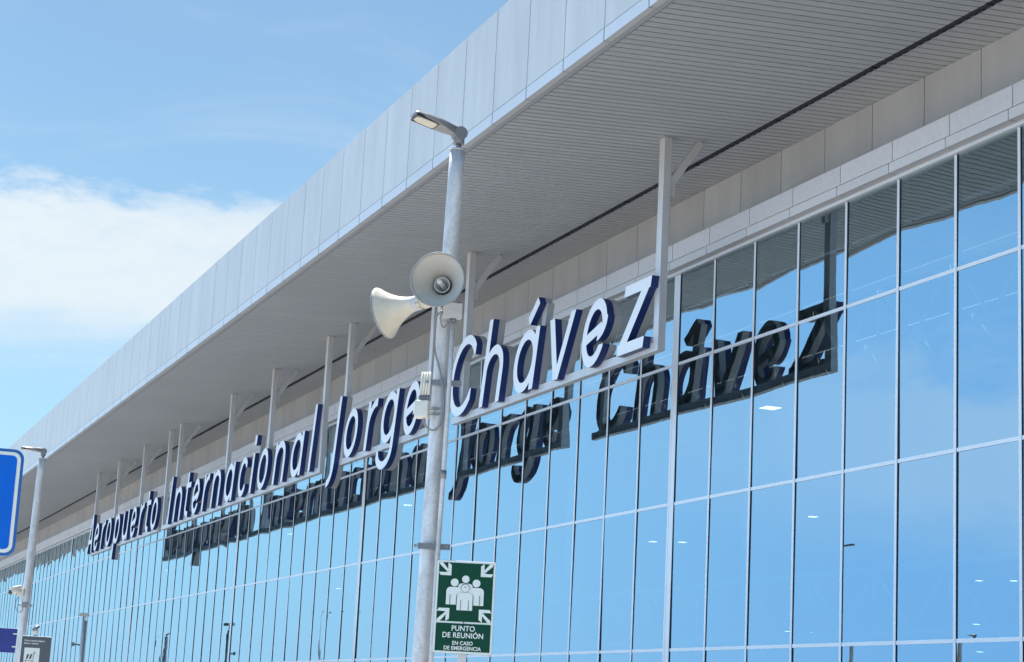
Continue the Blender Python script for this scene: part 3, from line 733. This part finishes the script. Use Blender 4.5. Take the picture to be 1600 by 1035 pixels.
# ------------------------------------------------------------------ assembly point sign
SA = Vector((-12.846, 4.465, 2.022)); SB = Vector((-12.701, 4.862, 2.026)); ex = (SB-SA); ex.z = 0
sw_ = ex.length; SH = .657; rzs = math.atan2(ex.y, ex.x)
sg = empty('assembly_point_sign', (SA.x, SA.y, 0), rzs); tag(sg, 'green and white assembly point sign on a slim post beside the big pole', 'safety sign')
z0 = 2.024
def FL(name, material, fn, par):
    f_ = Flat(); fn(f_); return f_.b.build(name, material, par, norm=True)
shear = .025   # panel hangs with its top shifted slightly left to right
b = MB(); b.box((.0,.0,z0),(sw_,.028,z0+SH)); pan = b.build('panel', M['signedge'], sg, bevel=.004)
FL('border', M['signwhite'], lambda f_: (f_.rrect(.002, z0+.002, sw_-.002, z0+SH-.002, .012, -.002)), pan)
w0, w1 = .016, sw_-.016
FL('green_field', M['green'], lambda f_: (f_.rrect(w0, z0+.225, w1, z0+SH-.016, .004, -.0045), f_.rrect(w0, z0+.016, w1, z0+.212, .004, -.0045)), pan)
cxs = (w0+w1)/2; zt_, zb_ = z0+SH-.016, z0+.225
def arrow(sx, sz):
    def fn(f_):
        X_ = lambda v: (w0+v if sx == 0 else w1-v); Z_ = lambda v: (zt_-v if sz == 0 else zb_+v)
        P_ = lambda pts: f_.poly([(X_(a), Z_(c)) for a, c in pts], -.007)
        P_([(.004,.0),(.026,.0),(.072,.054),(.062,.066),(.004,.014)])
        P_([(.090,.092),(.090,.018),(.066,.000),(.066,.048),(.073,.056),(.064,.066),(.046,.070),(.000,.070),(.014,.092)])
    return fn
for sx in (0, 1):
    for sz in (0, 1): FL('arrow', M['signwhite'], arrow(sx, sz), pan)
def person_shape(f_, cx, zt, s, y):
    f_.disc(cx, zt-.030*s, .028*s, y)
    w = .056*s; z1 = zt-.062*s; z2 = z1-.125*s; pts = []
    for a in range(7): th = rad(90-15*a); pts.append((cx+w-.03*s+.03*s*math.cos(th), z1-.03*s+.03*s*math.sin(th)))
    pts += [(cx+w, z2),(cx-w, z2)]
    for a in range(7): th = rad(180-15*a); pts.append((cx-w+.03*s+.03*s*math.cos(th), z1-.03*s+.03*s*math.sin(th)))
    f_.poly(pts, y)
zc = z0+.225+.345
for (dx, dz, s, y) in ((0,-.015,.95,-.007),(-.078,-.040,1.0,-.009),(.078,-.040,1.0,-.009),(0,-.078,1.0,-.0135)):
    if y < -.012: FL('figure_outline', M['green'], lambda f_: person_shape(f_, cxs+dx, zc+dz+.005, s*1.1, -.0115), pan)
    FL('figure', M['signwhite'], lambda f_: person_shape(f_, cxs+dx, zc+dz, s, y), pan)
def arms(f_):
    for cx, zz_, s in ((-.078,-.040,1.0),(.078,-.040,1.0),(0,-.078,1.0)):
        for sx in (-.028,.028):
            x_ = cxs+cx+sx; zt2 = zc+zz_-.115; f_.poly([(x_-.0018,zt2),(x_+.0018,zt2),(x_+.0018,zt2-.07),(x_-.0018,zt2-.07)], -.0155 if cx == 0 else -.0112)
FL('arm_lines', M['green'], arms, pan)
for txt, sz, z, xs_ in (('PUNTO', .052, .176, .93), ('DE REUNIÓN', .052, .127, .93), ('EN CASO', .037, .073, .93), ('DE EMERGENCIA', .037, .037, .93)):
    text_part(txt, sz, (cxs, -.0065, z0+z), (1,0,0), (0,0,1), (0,-1,0), M['signwhite'], 'text', pan, xs_, offset=.0009)
b = MB(); b.box((cxs-.03,.032,.121),(cxs+.03,.072,z0+SH-.04)); b.build('post', M['steel'], sg, bevel=.004)
b = MB()
for z in (z0+.1, z0+SH-.12): b.box((cxs-.10,.0285,z-.02),(cxs+.10,.0315,z+.02))
b.build('bracket', M['clamp'], sg)
b = MB(); b.tube([(cxs,-.0065,z0+.219),(cxs,.0,z0+.219)], .006, 10); b.tube([(cxs,-.018,z0+.47),(cxs,.0,z0+.47)], .005, 10); b.build('screw', M['clamp'], pan)

# ------------------------------------------------------------------ second post fittings
r = empty('security_camera', P2+Vector((0,0,3.28)), RZ2); tag(r, 'white bullet security camera on the left side of the far left lamp post', 'security camera')
b = MB(); c0_, c1_ = Vector((-.145,-.08,.065)), Vector((-.30,-.17,.0)); b.tube([c0_, c1_], .048, 20); b.tube([c0_+Vector((.0,0,.045)), c1_+Vector((-.02,-.012,.048))], .03, 12); b.build('body', M['whitebox'], r)
b = MB(); b.tube([c1_+Vector((.003,.002,.001)), c1_+Vector((-.016,-.009,-.006))], .040, 20); b.build('lens', M['dark'], r)
b = MB(); b.box((-.20,-.10,-.045),(-.085,-.03,.075)); b.box((-.10,-.03,-.03),(-.05,.03,.05)); b.build('mount', M['whitebox'], r, bevel=.008)
b = MB(); b.tube(bez([(-.15,-.07,-.045),(-.19,-.07,-.12),(-.20,-.07,-.22),(-.16,-.07,-.31),(-.10,-.08,-.32),(-.07,-.09,-.25)]), .007, 8); b.build('cable', M['cable'], r)
r = empty('strap_clamp', P2+Vector((0,0,3.08)), RZ2); tag(r, 'grey steel clamp round the far left lamp post under its camera', 'clamp')
b = MB(); cx = -.045; b.tube([(cx,0,-.05),(cx,0,.05)], .086, 24); b.build('strap', M['greybox'], r)
b = MB(); b.box((-.165,-.012,-.012),(-.13,.012,.012)); b.box((.04,-.012,-.012),(.085,.012,.012)); b.box((cx-.05,-.10,-.04),(cx+.05,-.08,.04)); b.build('bracket', M['clamp'], r)
b = MB(); b.tube([(.01,-.095,3.03),(.0,-.095,2.0),(-.02,-.095,.13)], .02, 12); o = b.build('conduit', M['galv']); o.location = P2; o.rotation_euler = (0,0,RZ2); tag(o, 'thin conduit running down the far left lamp post from its clamp', 'conduit')

# small dome camera on a post behind the grey board
r = empty('dome_camera', (P2.x-1.2, P2.y+.34, 0), RZ2); tag(r, 'small white dome camera on a short pipe just above the grey luggage sign', 'security camera')
b = MB(); b.tube([(0,0,.12),(0,0,2.62)], .032, 14); b.build('pipe', M['lamp'], r)
b = MB(); b.lathe([(0,.001),(0,.05),(.06,.05),(.075,.03),(.08,.001)], (0,0,2.64), (0,0,1), 20); b.build('cap', M['whitebox'], r, norm=False)
b = MB(); b.tube([(-.05,-.03,2.70),(.05,.0,2.78)], .03, 12); b.build('body', M['lamp'], r)

# ------------------------------------------------------------------ boards at the left edge
def board(name, label, cat, A, B, zlo, zhi, face, border=None, bw=.012, thick=.04, r_=.01):
    A, B = Vector(A), Vector(B); e = B-A; L_ = math.hypot(e.x, e.y); o_ = empty(name, (A.x, A.y, 0), math.atan2(e.y, e.x)); tag(o_, label, cat)
    return o_, L_
# big blue traffic sign cut by the frame, right edge measured, 0.7 m wide
bl = empty('traffic_sign', (-8.864, 1.047, 0), RZ2+rad(3)); tag(bl, 'large blue traffic sign with white inner border, cut by the left edge of the photo', 'traffic sign')
bw_, zb, zt_b = .70, 2.204, 2.692
f_ = Flat(); f_.rrect(-bw_, zb, .0, zt_b, .045, .0, th=.03)
b = f_.b; b.build('plate', M['bluerim'], bl)
FL('border', M['signwhite'], lambda f_: f_.rrect(-bw_+.014, zb+.014, -.014, zt_b-.014, .035, -.002), bl)
FL('blue_field', M['blue'], lambda f_: f_.rrect(-bw_+.03, zb+.03, -.03, zt_b-.03, .022, -.004), bl)
b = MB(); b.tube([(-bw_/2-.05,.06,.12),(-bw_/2,.06,zt_b-.03)], .03, 16); b.build('post', M['galv'], bl)
b = MB()
for z in (zb+.1, zt_b-.1): b.box((-bw_/2-.12,.0305,z-.02),(-bw_/2+.12,.037,z+.02))
b.build('bracket', M['clamp'], bl)
# navy board behind the post
nb_, L_ = board('navy_board', 'dark navy blue board behind the far left lamp post, cut by the frame', 'information board', (-35.75,3.35,0), (-35.72,4.44,0), 2.3, 2.73, None)
b = MB(); b.box((-.3,0,2.30),(L_,.05,2.735)); b.build('panel', M['navyboard'], nb_, bevel=.006)
b = MB(); b.box((-.30,-.003,2.32),(L_-.46,.0,2.715)); b.build('pale_field', mat('navy_board_pale', (.06,.09,.33), .4), nb_)
b = MB()
for z in (2.64, 2.41): b.box((L_-.10,-.008,z-.012),(L_+.02,-.003,z+.012))
b.build('bracket', M['signwhite'], nb_)
b = MB(); b.tube([(.2,.07,.12),(.2,.07,2.7)], .03, 12); b.build('post', M['galv'], nb_)
# grey luggage trolley board
gb, L_ = board('luggage_sign', 'dark grey luggage trolley sign with white border beside the far left lamp post', 'information sign', (-30.757,3.87,0), (-30.695,4.337,0), 1.4, 2.48, None)
zt_g = 2.482; hb = 1.05
b = MB(); b.box((0,0,zt_g-hb),(L_,.035,zt_g)); pg = b.build('panel', M['signwhite'], gb, bevel=.004)
FL('grey_field', M['greyboard'], lambda f_: f_.rrect(.010, zt_g-hb+.010, L_-.010, zt_g-.010, .006, -.003), pg)
FL('white_field', M['signwhite'], lambda f_: f_.rrect(.062, zt_g-.50, L_-.175, zt_g-.185, .006, -.006), pg)
text_part('Coches portaequipajes', .034, (.05,-.0055,zt_g-.075), (1,0,0), (0,0,1), (0,-1,0), M['signwhite'], 'text', pg, .95, 'LEFT', .001)
text_part('Baggage trolleys', .034, (.05,-.0055,zt_g-.118), (1,0,0), (0,0,1), (0,-1,0), M['signwhite'], 'text', pg, .95, 'LEFT', .001)
def trol(f_):
    x0 = .115; z = zt_g-.33
    f_.poly([(x0-.02,z-.03),(x0+.005,z-.03),(x0+.025,z+.045),(x0,z+.045)], -.009); f_.poly([(x0+.03,z-.03),(x0+.055,z-.03),(x0+.075,z+.045),(x0+.05,z+.045)], -.009)
    f_.poly([(x0+.085,z-.04),(x0+.092,z-.04),(x0+.105,z+.09),(x0+.096,z+.09)], -.009); f_.poly([(x0+.095,z+.05),(x0+.125,z+.075),(x0+.122,z+.08),(x0+.093,z+.057)], -.009)
    f_.poly([(x0-.04,z-.058),(x0+.1,z-.058),(x0+.1,z-.053),(x0-.04,z-.053)], -.009)
    for k in (-.02,.08): f_.disc(x0+k, z-.066, .008, -.009, n=10)
FL('trolley_symbol', M['dark'], trol, pg)
b = MB(); b.box((L_/2-.03,.036,.12),(L_/2+.03,.076,zt_g-.1)); b.build('post', M['steel'], gb)

# ------------------------------------------------------------------ farther posts (real ones whose mirror images show in the glass)
fp_ = empty('camera_post', (-105.6, 16.55, 0), RZ2); tag(fp_, 'distant slim grey post with a white box on top before the glass front', 'camera post')
b = MB(); b.tube([(0,0,.12),(0,0,5.62)], .13, 16); b.build('pole', M['galv'], fp_)
b = MB(); b.tube([(0,0,5.62),(0,0,5.86)], .05, 12); b.box((-.32,-.2,5.86),(.22,.2,6.02)); b.build('camera_box', M['whitebox'], fp_, bevel=.02)
b = MB(); b.tube([(-.13,0,4.3),(-.45,0,4.32)], .04, 8); b.box((-.55,-.08,4.22),(-.42,.08,4.42)); b.build('side_arm', M['lamp'], fp_)
SP = [(-132.3,14.7,5.9,(1,-.3,0),'distant lamp post close to the terminal glass, near the left edge'),
      (-131.0,3.9,5.9,(1,.2,0),'farthest lamp post of the pavement row, seen as a reflection below Internacional')]
for x, y, z, hd, lab in SP: lamp_post((x, y, 0), 0, lab, zt=z, rb=.12, rtp=.10, hd=Vector(hd), lean=0)
def street_light(x, y, z, lab, arm):
    r = empty('street_light', (x, y, 0)); tag(r, lab, 'street light', 'tall street lights of the outer road')
    b = MB(); b.tube([(0,0,0),(0,0,z*.5),(0,0,z)], [.14,.12,.07], 16); b.build('pole', M['galv'], r)
    b = MB(); b.tube([(0,0,z-.1),(arm*.2,-.15,z+.03),(arm*.35,-.28,z+.05)], .035, 8); b.build('arm', M['galv'], r)
    b = MB(); b.obox((arm*.45,-.40,z+.07),(.14*(1 if arm > 0 else -1),-.15,.02),(.08,.07,0),(0,0,.04)); b.build('lamp_head', M['lamp'], r, bevel=.02)
street_light(-74.9,-5,9.95,'tall street light mirrored beside a mullion in the lower right glass', 1.0)
street_light(-162,-5,9.8,'farthest tall street light mirrored faintly in the distant glass', 1.0)
lamp_post((-66.4,-5,0), 0, 'lamp post across the outer road, mirrored low beside the last mullions on the right', zt=5.75, rb=.12, rtp=.10, hd=Vector((-1,0,0)), lean=0)
